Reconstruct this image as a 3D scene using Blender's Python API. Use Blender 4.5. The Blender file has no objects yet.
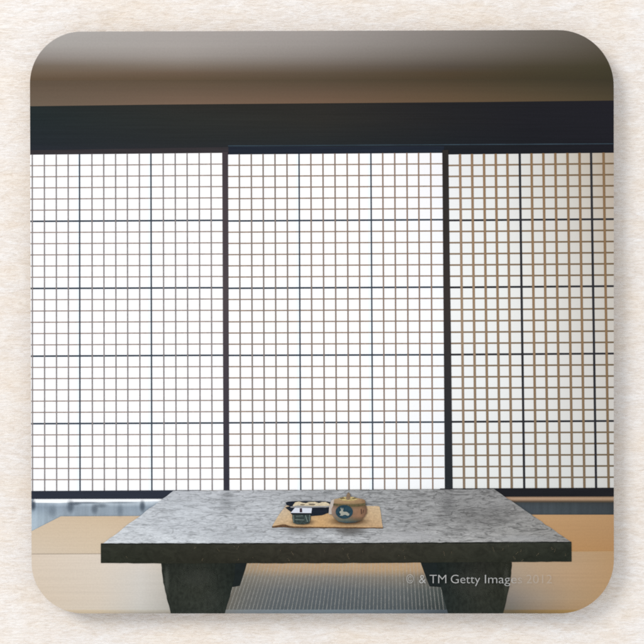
import bpy, math, random
from mathutils import Vector
random.seed(7)
C = bpy.context.scene.collection

# ------------------------------------------------------------------ scale
# The coaster is 95 mm wide; its printed picture is laid out on a 644 unit
# square whose centre is the centre of the coaster.  U = metres per unit.
U = 0.0001634
TH = 0.0030            # thickness of the board
LAY = 0.000010         # thickness of one ink layer
GAIN = 1.10            # how bright the lamps make a white surface (linear)

def P(x, y): return ((x - 322.0) * U, (322.0 - y) * U)

def lin(c):
    o = []
    for v in c:
        v = v / 255.0
        o.append(v / 12.92 if v <= 0.04045 else ((v + 0.055) / 1.055) ** 2.4)
    return o
def ink(c):
    return tuple(min(0.93, v / GAIN) for v in lin(c)) + (1.0,)

# ------------------------------------------------------------------ nodes
class NT:
    def __init__(s, name):
        s.m = bpy.data.materials.new(name); s.m.use_nodes = True
        s.t = s.m.node_tree; s.t.nodes.clear()
        s.out = s.n('ShaderNodeOutputMaterial'); s.b = s.n('ShaderNodeBsdfPrincipled')
        s.l(s.b.outputs[0], s.out.inputs[0])
        tc = s.n('ShaderNodeTexCoord'); s.obj = tc.outputs['Object']
        mp = s.n('ShaderNodeMapping'); s.l(s.obj, mp.inputs[0])
        mp.inputs['Scale'].default_value = (1/U, -1/U, 1/U)
        mp.inputs['Location'].default_value = (322, 322, 0)
        s.px = mp.outputs[0]
        sp = s.n('ShaderNodeSeparateXYZ'); s.l(s.px, sp.inputs[0])
        s.X, s.Y = sp.outputs[0], sp.outputs[1]
    def n(s, t): return s.t.nodes.new(t)
    def l(s, a, b): s.t.links.new(a, b)
    def rng(s, v, a, b, c=0.0, d=1.0, smooth=False):
        n = s.n('ShaderNodeMapRange'); s.l(v, n.inputs[0])
        if smooth: n.interpolation_type = 'SMOOTHSTEP'
        for i, k in enumerate((a, b, c, d)): n.inputs[i+1].default_value = k
        return n.outputs[0]
    def math(s, op, a, b=None):
        n = s.n('ShaderNodeMath'); n.operation = op
        for i, v in enumerate((a, b)):
            if v is None: continue
            if isinstance(v, (int, float)): n.inputs[i].default_value = v
            else: s.l(v, n.inputs[i])
        return n.outputs[0]
    def mix(s, f, a, b, mode='MIX'):
        n = s.n('ShaderNodeMix'); n.data_type = 'RGBA'; n.blend_type = mode
        for v, k in ((f, 0), (a, 6), (b, 7)):
            if hasattr(v, 'is_output') or isinstance(v, bpy.types.NodeSocket): s.l(v, n.inputs[k])
            else: n.inputs[k].default_value = v
        return n.outputs[2]
    def noise(s, sx, sy, detail=3, rough=0.55, dist=0.0, off=0.0, rot=0.0):
        mp = s.n('ShaderNodeMapping'); s.l(s.px, mp.inputs[0])
        mp.inputs['Scale'].default_value = (sx, sy, 0)
        mp.inputs['Location'].default_value = (off, off*1.7, off)
        mp.inputs['Rotation'].default_value = (0, 0, rot)
        n = s.n('ShaderNodeTexNoise'); s.l(mp.outputs[0], n.inputs['Vector'])
        n.inputs['Scale'].default_value = 1.0; n.inputs['Detail'].default_value = detail
        n.inputs['Roughness'].default_value = rough; n.inputs['Distortion'].default_value = dist
        return n.outputs[0]
    def ramp(s, v, stops, conv=ink):
        n = s.n('ShaderNodeValToRGB'); s.l(v, n.inputs[0]); e = n.color_ramp.elements
        while len(e) < len(stops): e.new(0.5)
        for i, (p, c) in enumerate(stops):
            e[i].position = p
        for i, (p, c) in enumerate(stops):
            e[i].color = conv(c)
        return n.outputs[0]
    def field(s, xs, rows):
        """ink colours given at a few heights (rows) and a few places across (xs)"""
        y0, y1 = rows[0][0], rows[-1][0]
        t = s.rng(s.Y, y0, y1) if y1 > y0 else None
        cur = None
        for i, x in enumerate(xs):
            st = [((r[0]-y0)/(y1-y0), r[1][i]) for r in rows]
            c = s.ramp(t, st)
            cur = c if cur is None else s.mix(s.rng(s.X, xs[i-1], x), cur, c)
        return cur

def finish(s, col, grain=0.05, rough=0.55, spec=0.04):
    if grain:
        g = s.noise(0.55, 0.55, 2, 0.6)
        v = s.rng(g, 0.25, 0.75, 1-grain, 1+grain)
        vv = s.n('ShaderNodeCombineXYZ')
        for k in range(3): s.l(v, vv.inputs[k])
        n = s.n('ShaderNodeVectorMath'); n.operation = 'MULTIPLY'
        s.l(col, n.inputs[0]); s.l(vv.outputs[0], n.inputs[1]); col = n.outputs[0]
    s.l(col, s.b.inputs['Base Color'])
    s.b.inputs['Roughness'].default_value = rough
    s.b.inputs['Specular IOR Level'].default_value = spec
    return s.m

def flat_ink(name, c, grain=0.05, var=0.0, sx=.08, sy=.3):
    s = NT(name)
    col = s.n('ShaderNodeRGB'); col.outputs[0].default_value = ink(c); col = col.outputs[0]
    if var:
        nz = s.noise(sx, sy, 4, 0.6)
        lo = tuple(max(0, v*(1-var)) for v in c); hi = tuple(min(255, v*(1+var)) for v in c)
        col = s.ramp(nz, [(0.3, lo), (0.7, hi)])
    return finish(s, col, grain)

def field_ink(name, xs, rows, grain=0.04, streak=0.0, sx=.02, sy=.5):
    s = NT(name); col = s.field(xs, rows)
    if streak:
        nz = s.noise(sx, sy, 4, 0.6)
        v = s.rng(nz, 0.3, 0.7, 1-streak, 1+streak)
        vv = s.n('ShaderNodeCombineXYZ')
        for k in range(3): s.l(v, vv.inputs[k])
        n = s.n('ShaderNodeVectorMath'); n.operation = 'MULTIPLY'
        s.l(col, n.inputs[0]); s.l(vv.outputs[0], n.inputs[1]); col = n.outputs[0]
    return finish(s, col, grain)

def soft_ink(name, c, cx, cy, rx, ry, alpha):
    """a thin wash of ink that fades out towards its rim"""
    s = NT(name)
    dx = s.math('DIVIDE', s.math('SUBTRACT', s.X, cx), rx)
    dy = s.math('DIVIDE', s.math('SUBTRACT', s.Y, cy), ry)
    d = s.math('SQRT', s.math('ADD', s.math('MULTIPLY', dx, dx), s.math('MULTIPLY', dy, dy)))
    a = s.rng(d, 1.0, 0.1, 0.0, alpha, True)
    s.b.inputs['Base Color'].default_value = ink(c)
    s.b.inputs['Roughness'].default_value = 0.55; s.b.inputs['Specular IOR Level'].default_value = 0.12
    s.l(a, s.b.inputs['Alpha'])
    return s.m

# ------------------------------------------------------------------ outline
def arc(cx, cy, r, a0, a1, n=22):
    return [(cx + r*math.cos(math.radians(a0+(a1-a0)*i/n)), cy + r*math.sin(math.radians(a0+(a1-a0)*i/n))) for i in range(n+1)]
def outline(d=0.0):
    L0, L1, R, T0, T1, B = 29.9+d, 31.7+d, 613.8-d, 31.5+d, 30.0+d, 613.3-d
    r = [52-d, 56-d, 54-d, 51-d]
    pts = arc(L0+r[0], T0+r[0], r[0], 180, 270) + arc(R-r[1], T1+r[1], r[1], 270, 360)
    pts += arc(R-r[2], B-r[2], r[2], 0, 90) + arc(L1+r[3], B-r[3], r[3], 90, 180)
    return pts
OUT = outline(0.06)
def clip(poly):
    """cut a polygon to the rounded outline of the coaster (both y-down)"""
    res = list(poly); n = len(OUT)
    for i in range(n):
        ax, ay = OUT[i]; bx, by = OUT[(i+1) % n]
        if abs(ax-bx)+abs(ay-by) < 1e-6: continue
        side = lambda p: (bx-ax)*(p[1]-ay) - (by-ay)*(p[0]-ax)
        new = []
        for k in range(len(res)):
            p, q = res[k-1], res[k]; sp, sq = side(p), side(q)
            if (sp >= 0) != (sq >= 0):
                t = sp/(sp-sq); new.append((p[0]+(q[0]-p[0])*t, p[1]+(q[1]-p[1])*t))
            if sq >= 0: new.append(q)
        res = new
        if not res: return []
    return res

# ------------------------------------------------------------------ meshes
def link(name, verts, faces, mats, parent=None, fm=None):
    me = bpy.data.meshes.new(name); me.from_pydata(verts, [], faces)
    for m in mats: me.materials.append(m)
    if fm: me.polygons.foreach_set('material_index', fm)
    me.update(); o = bpy.data.objects.new(name, me); C.objects.link(o); o.parent = parent
    return o
def inkshape(name, polys, mats, layer, parent, label=None):
    """polys: list of (points, material index, extra layer) printed flat on the board"""
    V, F, M = [], [], []
    if layer >= 3: layer += 3
    if not isinstance(mats, (list, tuple)): mats = [mats]
    for p in polys:
        if isinstance(p[0][0], (int, float)): p = (p, 0, 0)
        pts, mi, ex = p
        pts = clip(pts)
        if len(pts) < 3: continue
        a = sum(pts[i-1][0]*pts[i][1]-pts[i][0]*pts[i-1][1] for i in range(len(pts)))
        if a > 0: pts = pts[::-1]          # y-down: clockwise on screen -> make +z normal
        z = TH + LAY*(layer+ex); b = len(V)
        V += [P(*q)+(z,) for q in pts]; F.append(list(range(b, b+len(pts)))); M.append(mi)
    o = link(name, V, F, mats, parent, M)
    if label: o['label'] = label
    return o
def quad(x0, y0, x1, y1): return [(x0,y0),(x1,y0),(x1,y1),(x0,y1)]
def bar(x0, y0, x1, y1, w):
    dx, dy = x1-x0, y1-y0; L = math.hypot(dx, dy); nx, ny = -dy/L*w/2, dx/L*w/2
    return [(x0+nx,y0+ny),(x1+nx,y1+ny),(x1-nx,y1-ny),(x0-nx,y0-ny)]
def ell(cx, cy, rx, ry, n=36, a0=0, a1=360):
    return [(cx+rx*math.cos(math.radians(a0+(a1-a0)*i/n)), cy+ry*math.sin(math.radians(a0+(a1-a0)*i/n))) for i in range(n)]
def wob(pts, amp, step):
    """an edge with a hand-cut unevenness"""
    o = []
    for k in range(len(pts)-1):
        (x0,y0),(x1,y1) = pts[k], pts[k+1]; L = math.hypot(x1-x0, y1-y0); n = max(1, int(L/step))
        for i in range(n):
            t = i/n; j = 0 if i == 0 else 1
            o.append((x0+(x1-x0)*t + j*random.uniform(-amp,amp), y0+(y1-y0)*t + j*random.uniform(-amp,amp)))
    o.append(pts[-1]); return o

# ------------------------------------------------------------------ cloth
def cloth_mat():
    s = NT('woven_linen')
    big = s.noise(.012, .03, 3, .5, 0.3, 3.0)
    mid = s.noise(.045, .16, 4, .6, 0.6, 11.0, rot=0.12)
    fib = s.noise(.12, .62, 4, .62, 1.2, 23.0, rot=-0.05)
    fine = s.noise(.5, .9, 2, .6, 0.4, 5.0)
    base = s.ramp(mid, [(.26, (232,225,216)), (.42, (238,232,226)), (.56, (241,237,233)), (.74, (244,242,240))], lambda c: tuple(lin(c))+(1,))
    warm = s.ramp(big, [(.35, (255,250,244)), (.6, (255,254,254))], lambda c: tuple(lin(c))+(1,))
    col = s.mix(1.0, base, warm, 'MULTIPLY')
    fb = s.ramp(fib, [(.28, (226,220,213)), (.43, (245,241,237)), (.56, (255,255,255))], lambda c: tuple(lin(c))+(1,))
    col = s.mix(0.8, col, fb, 'MULTIPLY')
    s.l(col, s.b.inputs['Base Color']); s.b.inputs['Roughness'].default_value = .9
    s.b.inputs['Specular IOR Level'].default_value = .1
    h = s.math('ADD', s.math('MULTIPLY', fib, 1.0), s.math('ADD', s.math('MULTIPLY', mid, .8), s.math('MULTIPLY', fine, .25)))
    bp = s.n('ShaderNodeBump'); bp.inputs['Strength'].default_value = .42; bp.inputs['Distance'].default_value = .00035
    s.l(h, bp.inputs['Height']); s.l(bp.outputs[0], s.b.inputs['Normal'])
    return s.m
# a gently uneven woven sheet
from mathutils import noise as mn
N = 240; S = 0.30; V = []; F = []
for j in range(N+1):
    for i in range(N+1):
        x, y = -S+2*S*i/N, -S+2*S*j/N
        z = 0.00022*mn.noise(Vector((x*30, y*95, 1.3))) + 0.00010*mn.noise(Vector((x*160, y*420, 7.7)))
        V.append((x, y, z-0.00028))
for j in range(N):
    for i in range(N):
        a = j*(N+1)+i; F.append((a, a+1, a+N+2, a+N+1))
cl = link('ground_cloth', V, F, [cloth_mat()])
for p in cl.data.polygons: p.use_smooth = True
cl['kind'] = 'structure'
cl['label'] = 'cream woven linen cloth lying flat under the coaster'

# ------------------------------------------------------------------ coaster board
co = bpy.data.objects.new('coaster', None); C.objects.link(co); co.location = (0, 0, 0)
co.empty_display_size = .02
co['label'] = 'square coaster with rounded corners printed with a Japanese room, lying on cream cloth'
co['category'] = 'coaster'

edge_mat = flat_ink('board_edge', (150,140,130), .04, .06, .2, .2)
V, F = [], []
rings = [(0.9, 0.0), (0.0, 0.00025), (0.0, TH-0.00022), (0.12, TH-0.00006), (0.5, TH-0.000005)]
n = None
for d, z in rings:
    o = outline(d); n = len(o); V += [P(*q)+(z,) for q in o]
for k in range(len(rings)-1):
    for i in range(n):
        a, b = k*n+i, k*n+(i+1) % n
        F.append((a, a+n, b+n, b))
F.append([i for i in range(n)]); F.append([(len(rings)-1)*n+i for i in range(n)][::-1])
link('board', V, F, [edge_mat], co)

# ------------------------------------------------------------------ picture: ceiling, wall, lintel
XS = [30, 180, 320, 450, 530, 614]
ceil = field_ink('ink_ceiling', XS, [
    (28,  [(172,168,164),(166,159,155),(158,151,147),(134,127,122),(115,108,101),(96,89,80)]),
    (45,  [(164,159,154),(164,157,152),(150,143,138),(124,117,111),(105,98,90),(84,77,66)]),
    (56,  [(144,136,130),(152,144,138),(134,126,120),(108,100,92),(92,84,74),(76,69,56)]),
    (66,  [(114,101,88),(124,112,101),(108,97,87),(84,75,66),(74,66,52),(65,60,44)]),
    (73,  [(108,92,76),(104,87,72),(92,79,65),(78,65,49),(68,60,44),(62,57,42)]),
    (79.0,[(97,80,63),(94,78,61),(84,71,56),(73,61,45),(65,57,42),(60,55,40)])], .035, .02, .004, .3)
wall = field_ink('ink_upper_wall', XS, [
    (78,  [(90,76,62),(88,74,58),(80,69,54),(70,60,45),(64,57,42),(58,53,40)]),
    (90,  [(99,84,70),(101,84,69),(95,78,63),(86,71,54),(78,67,50),(68,60,45)]),
    (107, [(106,92,78),(118,96,80),(116,92,74),(103,83,62),(94,77,57),(80,70,51)])], .035, .03, .004, .3)
inkshape('printed_ceiling', [[(20,20),(630,20),(630,79),(20,80.5)]], ceil, 1.5, co, 'grey brown ceiling printed along the top of the coaster')
inkshape('printed_upper_wall', [[(20,77),(630,76),(630,102),(20,108)]], wall, 1, co)
lint = field_ink('ink_lintel', XS, [
    (100, [(33,40,40),(42,41,38),(42,40,37),(33,33,35),(30,30,34),(31,30,36)]),
    (120, [(33,41,43),(42,44,42),(44,43,40),(34,34,36),(30,30,35),(31,31,37)]),
    (143, [(34,40,45),(38,41,42),(38,41,42),(30,33,37),(28,29,34),(29,29,35)]),
    (156, [(40,43,52),(43,43,49),(38,40,48),(29,32,38),(27,28,34),(28,28,34)])], .06, .10, .01, .6)
lt = inkshape('printed_lintel', [[(20,106.4),(160,104.6),(322,103.3),(484,102),(630,100.4),(630,156),(20,156)]], lint, 2, co,
   'dark timber lintel printed above the paper screens')
rail = flat_ink('ink_rail_brown', (53,49,52), .06, .08, .02, .5)
railb = flat_ink('ink_rail_blue', (33,39,50), .06, .08, .02, .5)
hl = flat_ink('ink_rail_glint', (52,66,76), .1, .2, .03, .5)
inkshape('rail', [([(20,150.5),(228.4,147.2),(228.4,156),(20,156)],0,1), ([(228.4,146.6),(444,146.2),(444,156),(228.4,156)],1,1),
   ([(228,145.4),(630,143.2),(630,144.1),(228,146.4)],2,2)], [rail,railb,hl], 2, lt)

# ------------------------------------------------------------------ picture: three paper screens
KI = [0, 5, 11, 17, 23, 28]
def interp(k, vals):
    for i in range(len(KI)-1):
        if KI[i] <= k <= KI[i+1] or i == len(KI)-2:
            t = (k-KI[i])/(KI[i+1]-KI[i]); return vals[i]+(vals[i+1]-vals[i])*t
def paper_mat(name, xs, rows): return field_ink(name, xs, rows, .012)
W = (255,255,255)
pl = paper_mat('ink_paper_bright', [30,223], [(150,[(252,252,253),(254,252,251)]),(330,[(254,254,255),(254,253,253)]),(492,[(252,253,255),(253,253,254)])])
pm = paper_mat('ink_paper_centre', [228,350,444], [(150,[(254,253,253),(254,251,250),(244,243,246)]),(330,[(255,254,254),(254,253,253),(249,250,252)]),(492,[(254,253,254),(252,252,252),(240,242,244)])])
pr = paper_mat('ink_paper_shaded', [450,500,545,575,612], [
   (150,[(232,232,232),(224,223,220),(209,205,199),(196,188,176),(176,161,143)]),
   (200,[(238,239,239),(230,231,229),(216,214,209),(206,202,194),(188,175,160)]),
   (280,[(242,243,242),(235,236,233),(224,222,217),(212,209,203),(198,192,182)]),
   (380,[(241,243,243),(234,235,234),(226,225,222),(215,213,209),(204,199,192)]),
   (492,[(232,234,232),(225,227,225),(216,218,216),(211,212,209),(204,203,199)])])
cy = flat_ink('ink_paper_tint', (244,251,255), .01)
def screen(xl, xr, xs, darks, slope, L, R, top, bot, paper, colH, colV, colD, wH, wV, wD, label, tint=True):
    """xs: lattice uprights at height 250; slope(x) leans them"""
    lean = lambda x, y: x + (y-250)*slope(x)
    hy = lambda k, x: (lambda a, b: a+(b-a)*(x-xl)/(xr-xl))(interp(k, L), interp(k, R))
    pap = [(lean(xl,top[0]),top[0]), (lean(xr,top[1]),top[1]), (lean(xr,bot[1]),bot[1]), (lean(xl,bot[0]),bot[0])]
    o = inkshape('printed_screen', [pap], paper, 3, co, label)
    if tint:
        ps = []
        for x in darks:
            ps.append([(lean(x,top[0])-3.2,top[0]),(lean(x,top[0]),top[0]),(lean(x,bot[0]),bot[0]),(lean(x,bot[0])-3.2,bot[0])])
        inkshape('paper_tint', ps, cy, 4, o)
    polys = []
    for k in range(0, 29):
        d = k in (5, 11, 17, 23)
        polys.append((bar(xl-1, hy(k,xl-1), xr+1, hy(k,xr+1), (wD if not isinstance(wD, tuple) else wD[0]) if d else wH), 2 if d else 0, 1 if d else 0))
    for x in xs:
        d = x in darks
        u = (x-xl)/(xr-xl); ty = top[0]+(top[1]-top[0])*u-.3; by = bot[0]+(bot[1]-bot[0])*u+.5
        polys.append((bar(lean(x,ty), ty, lean(x,by), by, (wD if not isinstance(wD, tuple) else wD[1]) if d else wV), 2 if d else 1, 3 if d else 2))
    inkshape('lattice', polys, [colH, colV, colD], 5, o)
    return o
hL = flat_ink('ink_bar_rose', (156,140,132), .05, .10, .3, .3); vL = flat_ink('ink_bar_grey', (136,129,128), .05, .10, .3, .3)
dL = flat_ink('ink_bar_slate', (56,66,78), .05, .10, .3, .3)
hM = flat_ink('ink_bar_brown', (150,130,115), .05, .10, .3, .3); vM = field_ink('ink_bar_taupe', [230,444], [(150,[(134,124,118),(146,120,102)]),(490,[(128,122,118),(142,120,104)])], .06)
hR = field_ink('ink_bar_umber', [450,612], [(150,[(144,122,100),(116,94,68)]),(490,[(132,116,98),(110,96,76)])], .05)
vR = field_ink('ink_bar_ochre', [455,480,612], [(150,[(150,124,102),(146,118,90),(132,104,74)]),(320,[(160,138,116),(150,125,99),(138,110,80)]),(490,[(134,116,98),(128,110,90),(120,102,80)])], .06)
dR = flat_ink('ink_bar_black', (46,46,50), .05, .08, .3, .3)
xsL = [32.4,44.5,56.4,68.3,79.7,92.1,103.9,115.8,127.5,139.6,151.2,163.5,175.5,187.4,199.5,211.3]
xsM = [239.7,251.7,263.5,275.4,287.4,299.5,311.3,323.4,335.4,347.6,359.4,371.4,383.2,395.2,407.4,419.1,431.2]
xsR = [461.1,473.1,485.1,496.9,508.5,520.9,532.7,544.6,556.6,568.8,580.8,592.4,604.9]
xi = lambda x: 0
s1 = screen(24, 222.6, xsL, (79.7,151.2), lambda x: .0008+.0032*(x-30)/190,
   [165.8,221.4,288.5,356.2,423.7,479.7], [164.1,220.3,287.7,355.2,422.9,479.2], (154.9,153.0), (491.2,490.2), pl, hL, vL, dL, 1.15, 1.2, (1.6, 1.35),
   'bright white paper screen on the left of the print')
s2 = screen(228.2, 443.2, xsM, (299.5,371.4), lambda x: .0045+.0020*(x-228)/215,
   [165.4,221.0,288.3,355.4,422.8,479.0], [163.8,219.7,287.1,354.7,422.0,478.3], (154.6,153.0), (490.2,489.0), pm, hM, vM, dL, 1.25, 1.35, (1.6, 1.3),
   'white paper screen in the middle of the print')
s3 = screen(449.4, 618, xsR, (520.9,592.4), lambda x: .0122+.0034*(x-450)/164,
   [165.5,220.4,287.4,354.6,421.8,477.9], [163.5,219.1,286.1,353.5,420.9,477.1], (154.6,152.8), (488.6,487.6), pr, hR, vR, dR, 1.6, 2.4, (1.9, 2.2),
   'shaded paper screen with brown bars on the right of the print', tint=False)
# dark stiles at the right of the left and middle screens
st1 = field_ink('ink_stile_left', [222,229], [(150,[(66,58,62),(66,58,62)]),(300,[(78,70,74),(76,68,72)]),(430,[(62,58,66),(60,56,64)]),(490,[(52,52,62),(50,50,60)])], .05)
st2 = field_ink('ink_stile_right', [442,453], [(150,[(44,40,38),(50,46,44)]),(300,[(54,48,46),(58,52,50)]),(430,[(42,44,48),(44,46,50)]),(490,[(36,42,46),(38,42,46)])], .05)
inkshape('stile', [[(222.4,152),(228.0,152),(228.7,340),(229.4,491),(223.9,491),(223.0,340)]], st1, 10, s1)
inkshape('stile', [[(442.2,150),(448.3,150),(449.5,250),(450.9,340),(452.6,490),(444.9,490),(443.7,340),(443.0,250)]], st2, 10, s2)

# ------------------------------------------------------------------ picture: sill and floor
sillL = flat_ink('ink_sill_blue', (44,49,61), .05, .06, .02, .4)
sillR = flat_ink('ink_sill_dark', (30,30,34), .05, .08, .02, .4)
inkshape('printed_sill', [[(20,491.0),(200,490.0),(200,498.6),(20,498.8)]], sillL, 11, co, 'dark blue sill printed under the left screen')
inkshape('printed_sill', [[(440,488.4),(630,487.6),(630,496.2),(440,496.6)]], sillR, 11, co, 'black sill printed under the right screen')
wht = flat_ink('ink_white_gap', (248,250,252), .02)
brn = field_ink('ink_ledge', [480,614], [(496,[(120,96,80),(110,90,72)]),(498.4,[(186,154,128),(176,146,118)]),(500,[(158,130,108),(150,124,100)]),(501.2,[(96,80,68),(92,78,62)]),(503,[(66,62,56),(64,60,52)])], .05)
blueL = field_ink('ink_floor_blue', [30,60,100,150], [
   (500,[(166,178,190),(208,217,225),(216,224,231),(214,223,231)]),(503.5,[(146,160,174),(172,185,197),(178,190,200),(184,195,205)]),
   (507,[(134,149,163),(142,155,168),(146,158,169),(144,157,170)]),(516,[(164,179,190),(150,163,174),(146,158,169),(152,165,177)]),(532,[(170,185,196),(164,177,188),(150,168,182),(150,168,182)])], .05, .13, .16, .01)
blueR = field_ink('ink_floor_slate', [490,560,614], [(500,[(60,63,64),(56,58,58),(52,53,53)]),(506,[(72,79,85),(65,72,76),(58,63,66)]),(516,[(76,84,92),(70,77,82),(60,66,70)])], .06, .16, .14, .01)
fl = inkshape('printed_veranda_floor', [[(20,497),(190,497),(190,540),(20,540)]], blueL, 1.2, co, 'pale blue floor strip printed behind the left mat')
inkshape('bright_gap', [[(32.5,501.8),(34.5,498.5),(180,498.0),(180,501.0),(100,502.4),(74,502.2),(60,503.0),(36,502.7)]], wht, 2.6, fl)
fr = inkshape('printed_veranda_floor', [[(440,495),(630,495),(630,520),(440,520)]], blueR, 1.2, co, 'slate grey floor strip printed behind the right mat')
inkshape('ledge', [[(430,496.2),(630,495.8),(630,502.4),(430,502.4)]], brn, 2.6, fr)
def washes(name, parent, layer, lst):
    for i, (c, cx, cy, rx, ry, a) in enumerate(lst):
        m = soft_ink('ink_wash', c, cx, cy, rx, ry, a)
        inkshape(name, [ell(cx, cy, rx, ry)], m, layer+i, parent)
washes('smear', fl, 4, [((92,104,118),70.5,506.5,5.5,9,.6), ((92,104,118),75,503.6,9,2.6,.55), ((96,108,122),94.5,509,5,7,.5), ((96,108,122),101,505.5,9,3,.4), ((80,92,106),142.3,506,3.8,8,.75), ((62,72,86),33,505,4,8,.7), ((84,96,112),88,502.6,22,1.3,.6), ((96,110,124),120,502.4,26,1.2,.5), ((110,124,138),52,511,6,9,.35), ((110,124,138),120,510,5,9,.35)])

matt = field_ink('ink_far_mat', [30,100,160,230,470,530,614], [
   (514,[(204,184,160),(204,182,154),(200,176,148),(200,180,156),(184,150,112),(187,150,109),(179,141,101)]),
   (530,[(207,188,164),(208,188,162),(202,180,154),(200,180,156),(184,148,108),(185,146,104),(175,137,97)]),
   (554,[(208,192,172),(208,190,166),(200,180,154),(200,180,156),(186,148,106),(182,140,94),(174,132,88)])], .04, .03, .01, .7)
near = field_ink('ink_near_mat', [30,100,140,230,440,512,540,570,614], [
   (551,[(214,198,180),(216,203,188),(216,204,191),(190,170,140),(180,152,122),(181,157,130),(181,155,125),(178,151,120),(178,144,106)]),
   (575,[(213,197,178),(213,201,186),(206,200,192),(150,140,120),(110,105,98),(164,148,130),(174,150,124),(180,150,118),(178,144,106)]),
   (598,[(209,192,171),(210,197,181),(202,197,189),(120,112,98),(88,90,86),(130,122,114),(154,138,120),(170,144,114),(176,142,102)]),
   (609.2,[(210,194,174),(208,196,180),(196,192,184),(110,106,96),(80,84,84),(116,110,100),(144,126,106),(164,136,104),(174,138,94)]),
   (610,[(204,186,160),(202,186,162),(190,184,172),(110,106,96),(80,84,84),(112,98,76),(142,116,78),(158,128,82),(168,132,86)]),
   (613.6,[(190,172,146),(190,172,146),(160,152,140),(110,106,96),(80,84,84),(100,88,66),(122,100,66),(146,116,72),(160,124,78)])], .04, .04, .008, .6)
inkshape('printed_far_mat', [[(20,538),(31.5,531.2),(61,516.2),(300,515.4),(300,556),(20,556)], [(420,514.6),(630,514.6),(630,553),(420,553)]], matt, 12, co,
   'tan floor mat printed beside the far side of the table')
nm = inkshape('printed_near_mat', [[(20,554),(320,553),(320,551.4),(630,551.2),(630,620),(20,620)]], near, 14, co, 'pale floor mat printed in front, beside the table legs')
seam = flat_ink('ink_seam', (176,162,146), .05); seam2 = flat_ink('ink_seam_warm', (186,150,108), .05)
inkshape('seam', [bar(20,554,110,553.6,.8)], seam, 15, nm)
inkshape('seam', [bar(560,551.4,630,551.2,.6)], seam2, 15, nm)
# woven mat seen under the table
under = field_ink('ink_woven_mat', [225,245,275,330,400,440], [
   (562,[(150,132,108),(170,146,118),(182,154,122),(186,158,124),(186,156,122),(176,148,116)]),
   (570,[(136,122,102),(154,136,112),(168,145,118),(172,147,118),(176,149,116),(166,140,112)]),
   (577,[(118,111,99),(122,117,107),(128,122,113),(122,118,112),(128,120,108),(114,108,98)]),
   (590,[(112,106,95),(104,103,98),(98,101,102),(92,97,100),(94,98,98),(72,78,75)]),
   (609,[(104,101,93),(96,98,97),(86,92,95),(82,89,93),(76,83,86),(56,62,61)]),
   (610,[(124,126,124),(122,129,132),(118,127,133),(116,127,134),(104,114,121),(78,86,92)]),
   (613.5,[(114,116,114),(112,118,122),(106,115,121),(104,114,121),(94,103,110),(68,77,83)])], .06, .05, .1, .4)
um = inkshape('printed_woven_mat', [[(215,560),(455,560),(455,620),(215,620)]], under, 16, co, 'grey woven mat with pale threads printed under the table')
lm = NT('ink_thread'); lm.b.inputs['Base Color'].default_value = ink((206,204,196)); lm.b.inputs['Roughness'].default_value = .55
lm.l(lm.rng(lm.noise(.3,.22,2,.6), .3, .7, .10, .30), lm.b.inputs['Alpha'])
polys = []
xb = 190.0
while xb < 470:
    f = lambda y: xb + (388-xb)*(610-y)/470
    polys.append(bar(f(610), 609.6, f(562), 562, 1.0)); xb += 3.9
inkshape('thread', polys, lm.m, 17, um)

# ------------------------------------------------------------------ picture: the low table
s = NT('ink_stone_top')
base = s.field([100,180,260,330,420,500,570], [
   (488,[(190,193,198),(184,187,192),(178,180,184),(166,168,170),(152,152,152),(142,141,140),(138,136,134)]),
   (505,[(198,202,207),(190,194,199),(184,187,191),(172,174,176),(156,156,156),(145,144,143),(140,138,135)]),
   (528,[(206,210,214),(194,198,203),(186,189,193),(176,178,180),(160,160,160),(150,149,147),(144,142,139)]),
   (544,[(212,216,220),(204,208,212),(198,201,205),(190,192,194),(178,178,178),(166,165,163),(156,154,151)])])
n1 = s.noise(.075,.42,5,.66,1.6, 2.0, .05); n2 = s.noise(.15,.80,4,.7,1.6, 9.0, -.12); n3 = s.noise(.02,.05,2,.5,.3,4.0)
r1 = s.rng(n1, .38, .60, .80, 1.08); r2 = s.rng(n2, .34, .60, .86, 1.07); r3 = s.rng(n3, .3, .7, .92, 1.08)
# chiselled ripples: thin wavy dark lines, short and mostly level
def ridge(sx, sy, off, rot, wd, lo):
    q = s.noise(sx, sy, 2, .5, .8, off, rot)
    return s.rng(s.math('ABSOLUTE', s.math('SUBTRACT', q, .5)), 0.0, wd, lo, 1.04, True)
r4 = ridge(.034, .24, 31.0, -.06, .045, .58); r5 = ridge(.07, .42, 47.0, .10, .05, .70)
v = s.math('MULTIPLY', s.math('MULTIPLY', r1, r2), s.math('MULTIPLY', r3, s.math('MULTIPLY', r4, r5)))
k = s.rng(s.X, 120, 400, .60, 1.0); v = s.math('ADD', 1.0, s.math('MULTIPLY', s.math('SUBTRACT', v, 1.0), k))
vv = s.n('ShaderNodeCombineXYZ')
for q in range(3): s.l(v, vv.inputs[q])
mm = s.n('ShaderNodeVectorMath'); mm.operation = 'MULTIPLY'; s.l(base, mm.inputs[0]); s.l(vv.outputs[0], mm.inputs[1])
top_m = finish(s, mm.outputs[0], .04)
tp = wob([(173.2,490.8),(494,489.0)], .22, 5) + wob([(494,489.0),(571,541.9)], .3, 5) + [(571,543),(101.3,544.4),(101.3,543.4)] + wob([(103.5,543.0),(173.2,490.8)], .35, 4)
tb = inkshape('printed_table', [tp], top_m, 19, co, 'low dark table with a rippled grey stone top, printed in the middle')
s = NT('ink_table_side')
base = s.field([100,200,330,450,572], [(541,[(58,60,52),(55,56,48),(62,60,52),(56,58,50),(46,50,43)]),(545,[(47,49,41),(47,47,39),(54,51,43),(50,50,42),(43,46,38)]),(563,[(38,41,33),(40,40,32),(46,44,36),(42,43,35),(34,38,31)])])
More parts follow.
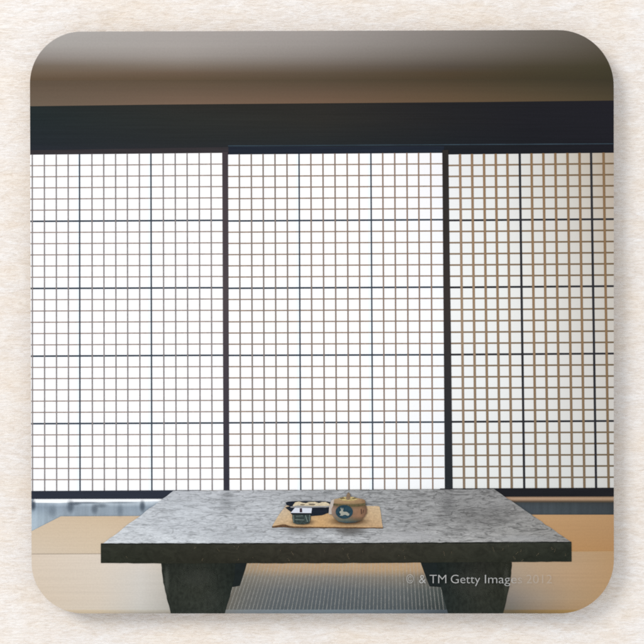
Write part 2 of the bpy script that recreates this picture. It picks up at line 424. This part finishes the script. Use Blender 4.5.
nz = s.noise(.07,.09,5,.65,1.5,3); w = s.rng(nz,.3,.7,.74,1.3)
vv = s.n('ShaderNodeCombineXYZ')
for q in range(3): s.l(w, vv.inputs[q])
mm = s.n('ShaderNodeVectorMath'); mm.operation = 'MULTIPLY'; s.l(base, mm.inputs[0]); s.l(vv.outputs[0], mm.inputs[1])
side_m = finish(s, mm.outputs[0], .08)
fe = wob([(101.0,543.5),(160,543.3),(330,543.0),(450,542.2),(571.2,541.6)], .28, 5)
fe += [(571.4,561.4)] + wob([(571.2,561.4),(450,562.2),(330,563.0),(160,563.2),(101.0,562.8)], .22, 6)
inkshape('table_edge', [fe], side_m, 22, tb, 'dark front edge of the table')
sc_p = []
for k in range(34):
    x = random.uniform(108, 566); y = random.uniform(545, 559); L = random.uniform(1.2, 5); a = random.uniform(-2.4, -.7)
    sc_p.append(bar(x, y, x+L*math.cos(a), min(561, max(544.6, y-L*math.sin(a))), .6))
vein = NT('ink_vein'); vein.b.inputs['Base Color'].default_value = ink((112,98,72)); vein.b.inputs['Alpha'].default_value = .30
rimm = flat_ink('ink_table_rim', (28,30,27), .05, .1, .2, .3)
inkshape('rim_line', [wob([(101.2,543.2),(330,542.8),(571,541.5)], .25, 5) + wob([(571,542.5),(330,543.9),(101.2,544.2)], .2, 5)], rimm, 23, tb)
legm = field_ink('ink_leg', [160,200,235,440,480,512], [
   (562,[(34,37,32),(40,43,37),(30,35,31),(27,33,31),(38,39,34),(36,38,30)]),
   (590,[(44,48,42),(48,51,44),(33,39,35),(32,39,37),(46,48,41),(40,42,34)]),
   (614,[(36,40,35),(48,52,46),(36,42,38),(34,41,39),(44,47,41),(38,42,35)])], .08, .34, .30, .18)
legd = flat_ink('ink_leg_far', (28,34,34), .07, .12, .1, .2)
inkshape('leg', [[(228,562)]+[(247.2,562),(245,570),(239.8,585.6),(233,586.8),(228,586)]], legd, 18, tb)
inkshape('leg', [[(420.4,562),(440,562),(442,587),(429.6,586.2),(427,580)]], legd, 18, tb)
inkshape('leg', [[(161.2,562)]+wob([(161.4,564),(161.9,571),(163.2,580),(165.6,592),(169.0,605),(170.9,613.4)], .4, 3)+[(224.6,613.4)]+wob([(224.8,613.2),(228.8,600),(232.2,587),(234.8,575),(235.6,562)], .3, 4)], legm, 20, tb)
inkshape('leg', [[(436.6,562)]+wob([(436.8,563),(438.2,574),(441.0,588),(444.6,602),(448,613.2)], .35, 4)+[(502.8,613.2)]+wob([(502.8,613),(506.2,600),(509.0,587),(511.0,574),(511.6,562)], .35, 4)], legm, 20, tb)
washes('reflection', tb, 24, [((96,92,88),350,529,23,10,.62), ((110,108,104),300,528,22,8,.5), ((96,96,98),447,503,11,20,.24), ((120,122,126),226,502,10,18,.2), ((214,214,216),405,536,44,8,.42), ((206,208,212),340,498,30,8,.25), ((212,216,220),235,536,50,8,.35), ((110,108,106),480,516,50,18,.2), ((196,196,196),520,538,40,5,.4)])

washes('sheen', tb, 26, [((92,96,88),167.0,580,3.6,20,.38), ((80,83,76),198,578,26,14,.2), ((80,84,76),212,600,14,14,.15), ((88,90,80),505.8,580,4,20,.34), ((80,82,74),472,584,28,18,.2)])
inkshape('vein', sc_p, vein.m, 24, tb)
# ------------------------------------------------------------------ picture: tea things
pmat = field_ink('ink_straw_mat', [272,290,320,345,384], [
   (504,[(196,178,158),(186,168,146),(186,154,116),(196,166,128),(204,180,148)]),
   (514,[(202,182,156),(198,174,142),(196,160,116),(186,156,120),(198,172,138)]),
   (529,[(196,164,124),(196,162,120),(202,162,114),(178,145,106),(190,158,122)])], .12, .14, .3, .5)
me = wob([(286,505.2),(330,505),(377,505.8),(379.5,506.4)], .25, 4) + wob([(379.5,506.4),(381.4,518),(382.8,527.6)], .3, 4) + wob([(382.8,527.8),(360,527.3),(330,527.2),(300,526.8),(285,525),(281,525.6),(272,527)], .25, 4) + wob([(272,526.6),(279,514.5),(286,505.2)], .3, 4)
sm = inkshape('printed_straw_mat', [me], pmat, 29, co, 'small straw mat printed under the teapot and tray')
edg = flat_ink('ink_mat_edge', (96,72,50), .08, .2, .3, .3)
inkshape('mat_edge', [wob([(272,526.2),(281,524.6),(285,524.2),(290,526),(330,526.8),(360,527),(382.9,527.2)], .2, 4) + wob([(382.9,528.2),(360,528),(330,528),(290,527.6),(284,526.8),(280,527),(272,527.4)], .2, 4)], edg, 30, sm)
washes('cast_shade', sm, 31, [((92,66,44),349,521,26,5.5,.8), ((90,72,56),303,522,16,4.5,.75), ((110,80,56),283.5,525.5,6,2.2,.8)])

dk = flat_ink('ink_tray', (28,34,44), .1, .15, .3, .4); bg = flat_ink('ink_tray_food', (204,190,162), .08, .12, .35, .5); lg = flat_ink('ink_tray_rim', (150,150,150), .06)
tr = inkshape('printed_tray', [([(285.6,502.4),(288,501.4),(296,500.9),(318,500.9),(328,501.4),(331,502.6),(331.6,508),(329,512.4),(322,515),(312,515.8),(296,514),(290,511),(285.2,507.2),(290,506),(286.6,504.6)],0,0)], [dk], 36, co,
   'dark oval tray of pale sweets printed beside the teapot')
inkshape('sweets', [([(292.6,505.6),(295,502.2),(299,501.2),(302.8,502.4),(306,502.9),(309,501.8),(315,501.6),(319,502.8),(322,501.8),(326,501.8),(329.6,503.6),(330.2,506.4),(326,507.2),(310,506.8),(298,506.9)],0,0),
   ([(290,506.4),(298,505.2),(312,505.9),(330.4,505.6),(330.4,506.9),(312,507.3),(291,507.4)],1,1),
   (ell(312,504.2,3.4,.8),2,2), (ell(302.5,504.4,2.4,.6),2,2)], [bg,lg,flat_ink('ink_sweet_shade',(120,108,92),.08)], 37, tr)
bx = flat_ink('ink_box', (54,64,62), .12, .3, .5, .5)
bo = inkshape('printed_box', [[(292.4,512),(310.8,512),(310.6,519),(309,523),(304,523.9),(297,523.9),(293.4,522.6),(292.4,518)]], bx, 42, co, 'small dark square pot with a pale lid printed in front of the tray')
inkshape('lid', [([(290.2,513.2),(295,507.4),(312,507.7),(311.2,513.4)],0,0), ([(290.2,512.6),(311.2,512.8),(311.0,514.2),(292,514.2)],1,1), ([(299.8,507.9),(302,507.9),(302.3,512),(299.7,512)],2,2)],
   [flat_ink('ink_lid', (212,216,226), .04), flat_ink('ink_lid_edge', (26,30,34), .05), flat_ink('ink_knob', (62,46,54), .05)], 43, bo)
hi = flat_ink('ink_box_glint', (112,126,120), .1)
inkshape('box_glint', [bar(293.6,514.6,293.8,522,.7), bar(305.5,515,307.6,521.5,.9), bar(295,519.2,304,519.6,.7), bar(309.8,514.4,309.4,521,.6), bar(296,516,303,515.6,.5)], hi, 47, bo)  # pale ink strokes stand for glints on the pot, no separate trim

tpm = field_ink('ink_teapot', [330,337,346,354,361,367], [
   (498,[(160,140,116),(170,148,116),(176,150,112),(170,142,108),(156,126,96),(120,96,76)]),
   (502,[(150,128,106),(160,132,100),(164,134,98),(160,132,98),(148,120,90),(116,92,72)]),
   (505,[(128,106,88),(112,92,72),(104,92,72),(104,90,66),(98,84,60),(92,74,58)]),
   (509,[(160,136,122),(136,112,98),(124,110,96),(142,112,90),(150,114,88),(108,82,68)]),
   (516,[(140,120,106),(126,112,98),(112,108,96),(138,106,84),(140,106,82),(92,72,60)]),
   (519.5,[(96,92,84),(104,104,92),(100,104,92),(98,90,74),(96,80,62),(70,60,50)]),
   (522.5,[(46,64,70),(46,68,76),(52,74,82),(48,66,72),(46,56,58),(40,46,46)])], .10, .10, .3, .3)
tpo = [(332.6,500.6),(335,498.6),(341,497.6),(348,497.2),(357,497.6),(363,498.8),(365.2,500.2),(365.4,503.8),(366.9,509),(366.7,512.4),(364.8,516.2),(360.6,520.2),(355,522.2),(346,522.6),(338.6,521.4),(334.4,518),(331.6,514),(330.9,508.6),(332.2,504.6)]
tpt = inkshape('printed_teapot', [tpo], tpm, 49, co, 'brown teapot with a blue emblem printed on the straw mat')
inkshape('spout', [[(328.6,513.8),(329.2,506),(331.6,499.8),(334.2,498.4),(333.4,504.8),(331.4,508.6),(331.6,514)]], flat_ink('ink_spout', (186,176,168), .08), 50, tpt)
lidm = flat_ink('ink_pot_lid', (188,168,116), .10, .12, .4, .5)
inkshape('lid', [(ell(348.2,498.4,9.2,2.0),0,0), ([(339.2,497.6),(343,496.9),(345.6,498.2),(341,498.8)],2,1), ([(351.4,498),(355,496.9),(357.4,497.8),(354,498.8)],2,1),
   ([(346.0,498.9),(346.6,494.6),(347.6,492.6),(348.8,491.8),(349.8,493.2),(350.4,496),(350.2,498.9),(348,499.6)],1,2)], [lidm, flat_ink('ink_lid_knob', (128,108,88), .15, .2, .6, .6), flat_ink('ink_lid_shade', (112,96,66), .08)], 51, tpt)
inkshape('rim_band', [([(333.4,503.2),(341,503.9),(350,504.2),(358,503.9),(365.2,502.8),(365.4,504.4),(358,506.2),(349,506.4),(340,505.8),(333,505)],0,0)], [flat_ink('ink_rim_shade', (92,84,60), .1, .2, .4, .4)], 51, tpt)
inkshape('emblem', [(ell(344.2,511.5,8.6,6.8),0,0), ([(339.8,515.2),(340.9,513.6),(339.6,512.6),(339.4,511.4),(340.4,510.5),(341.2,510.3),(340.6,508.4),(340.9,507.0),(341.6,508.2),(342.1,510.0),(342.6,507.8),(343.1,507.3),(343.2,509.2),(342.8,511.0),(344.4,511.5),(346.4,511.4),(348.0,512.3),(348.8,513.4),(349.3,512.9),(349.3,514.0),(348.8,515.2),(347.0,515.3),(345.8,514.4),(343.6,514.5),(342.8,515.3),(341.6,515.3)],1,1)],
   [flat_ink('ink_emblem_blue', (40,64,76), .10, .16, .4, .4), flat_ink('ink_emblem_hare', (160,160,148), .10)], 54, tpt)
inkshape('mark', [bar(361.0,508.4,361.4,513.6,.9), bar(363.4,509.4,362.9,512.6,.6)], flat_ink('ink_mark', (84,62,52), .08), 54, tpt)

# ------------------------------------------------------------------ picture: printed copyright line
tm = NT('ink_lettering'); tm.b.inputs['Base Color'].default_value = ink((190,190,188)); tm.b.inputs['Roughness'].default_value = .55
tm.l(tm.rng(tm.X, 506, 520, .78, .28), tm.b.inputs['Alpha'])
V, F = [], []
cap = None
for word, x0, x1 in (('\u00a9',406.3,413.4),('&',419.0,425.6),('TM',429.4,446.0),('Getty',450.6,479.8),('Images',484.6,521.6),('2012',526.0,551.6)):
    cu = bpy.data.curves.new('w', 'FONT'); cu.body = word; cu.offset = -0.010; cu.resolution_u = 4
    ob = bpy.data.objects.new('w', cu); C.objects.link(ob); bpy.context.view_layer.update()
    me = bpy.data.meshes.new_from_object(ob.evaluated_get(bpy.context.evaluated_depsgraph_get()))
    xs_ = [v.co.x for v in me.vertices]; a, b = min(xs_), max(xs_)
    SC = 9.1/0.729; b0 = len(V)
    for v in me.vertices:
        x = x0 + (v.co.x-a)/(b-a)*(x1-x0); y = 582.8 - v.co.y*SC
        V.append(P(x, y)+(TH+LAY*57,))
    for p in me.polygons: F.append([b0+i for i in p.vertices])
    bpy.data.objects.remove(ob); bpy.data.curves.remove(cu); bpy.data.meshes.remove(me)
lt_ = link('lettering', V, F, [tm.m], co); lt_['label'] = 'small pale grey lettering across the right table leg'

# ------------------------------------------------------------------ light
w = bpy.data.worlds.new('World'); bpy.context.scene.world = w; w.use_nodes = True
bgn = w.node_tree.nodes['Background']; bgn.inputs[0].default_value = (0.96, 0.98, 1.0, 1); bgn.inputs[1].default_value = 0.86
def area(name, loc, size, power, col):
    L = bpy.data.lights.new(name, 'AREA'); L.shape = 'DISK'; L.size = size; L.energy = power; L.color = col
    o = bpy.data.objects.new(name, L); C.objects.link(o); o.location = loc
    o.rotation_euler = (Vector((0,0,0))-Vector(loc)).to_track_quat('-Z', 'Y').to_euler(); return o
area('softbox_lamp', (-0.62, 0.50, 0.72), 0.46, 5.75, (1.0, 0.985, 0.965))

# ------------------------------------------------------------------ camera
cd = bpy.data.cameras.new('camera'); cam = bpy.data.objects.new('camera', cd); C.objects.link(cam)
cd.lens = 100; cd.sensor_width = 36; cd.clip_start = .01; cd.clip_end = 10
cam.location = (0, 0, TH + 644*U*100/36)
bpy.context.scene.camera = cam
sc = bpy.context.scene
sc.view_settings.view_transform = 'Standard'; sc.view_settings.look = 'None'
sc.view_settings.exposure = 0; sc.view_settings.gamma = 1
sc.render.engine = 'CYCLES'
sc.cycles.pixel_filter_type = 'BLACKMAN_HARRIS'; sc.cycles.filter_width = 2.0
sc.cycles.transparent_max_bounces = 24
sc.cycles.use_denoising = False
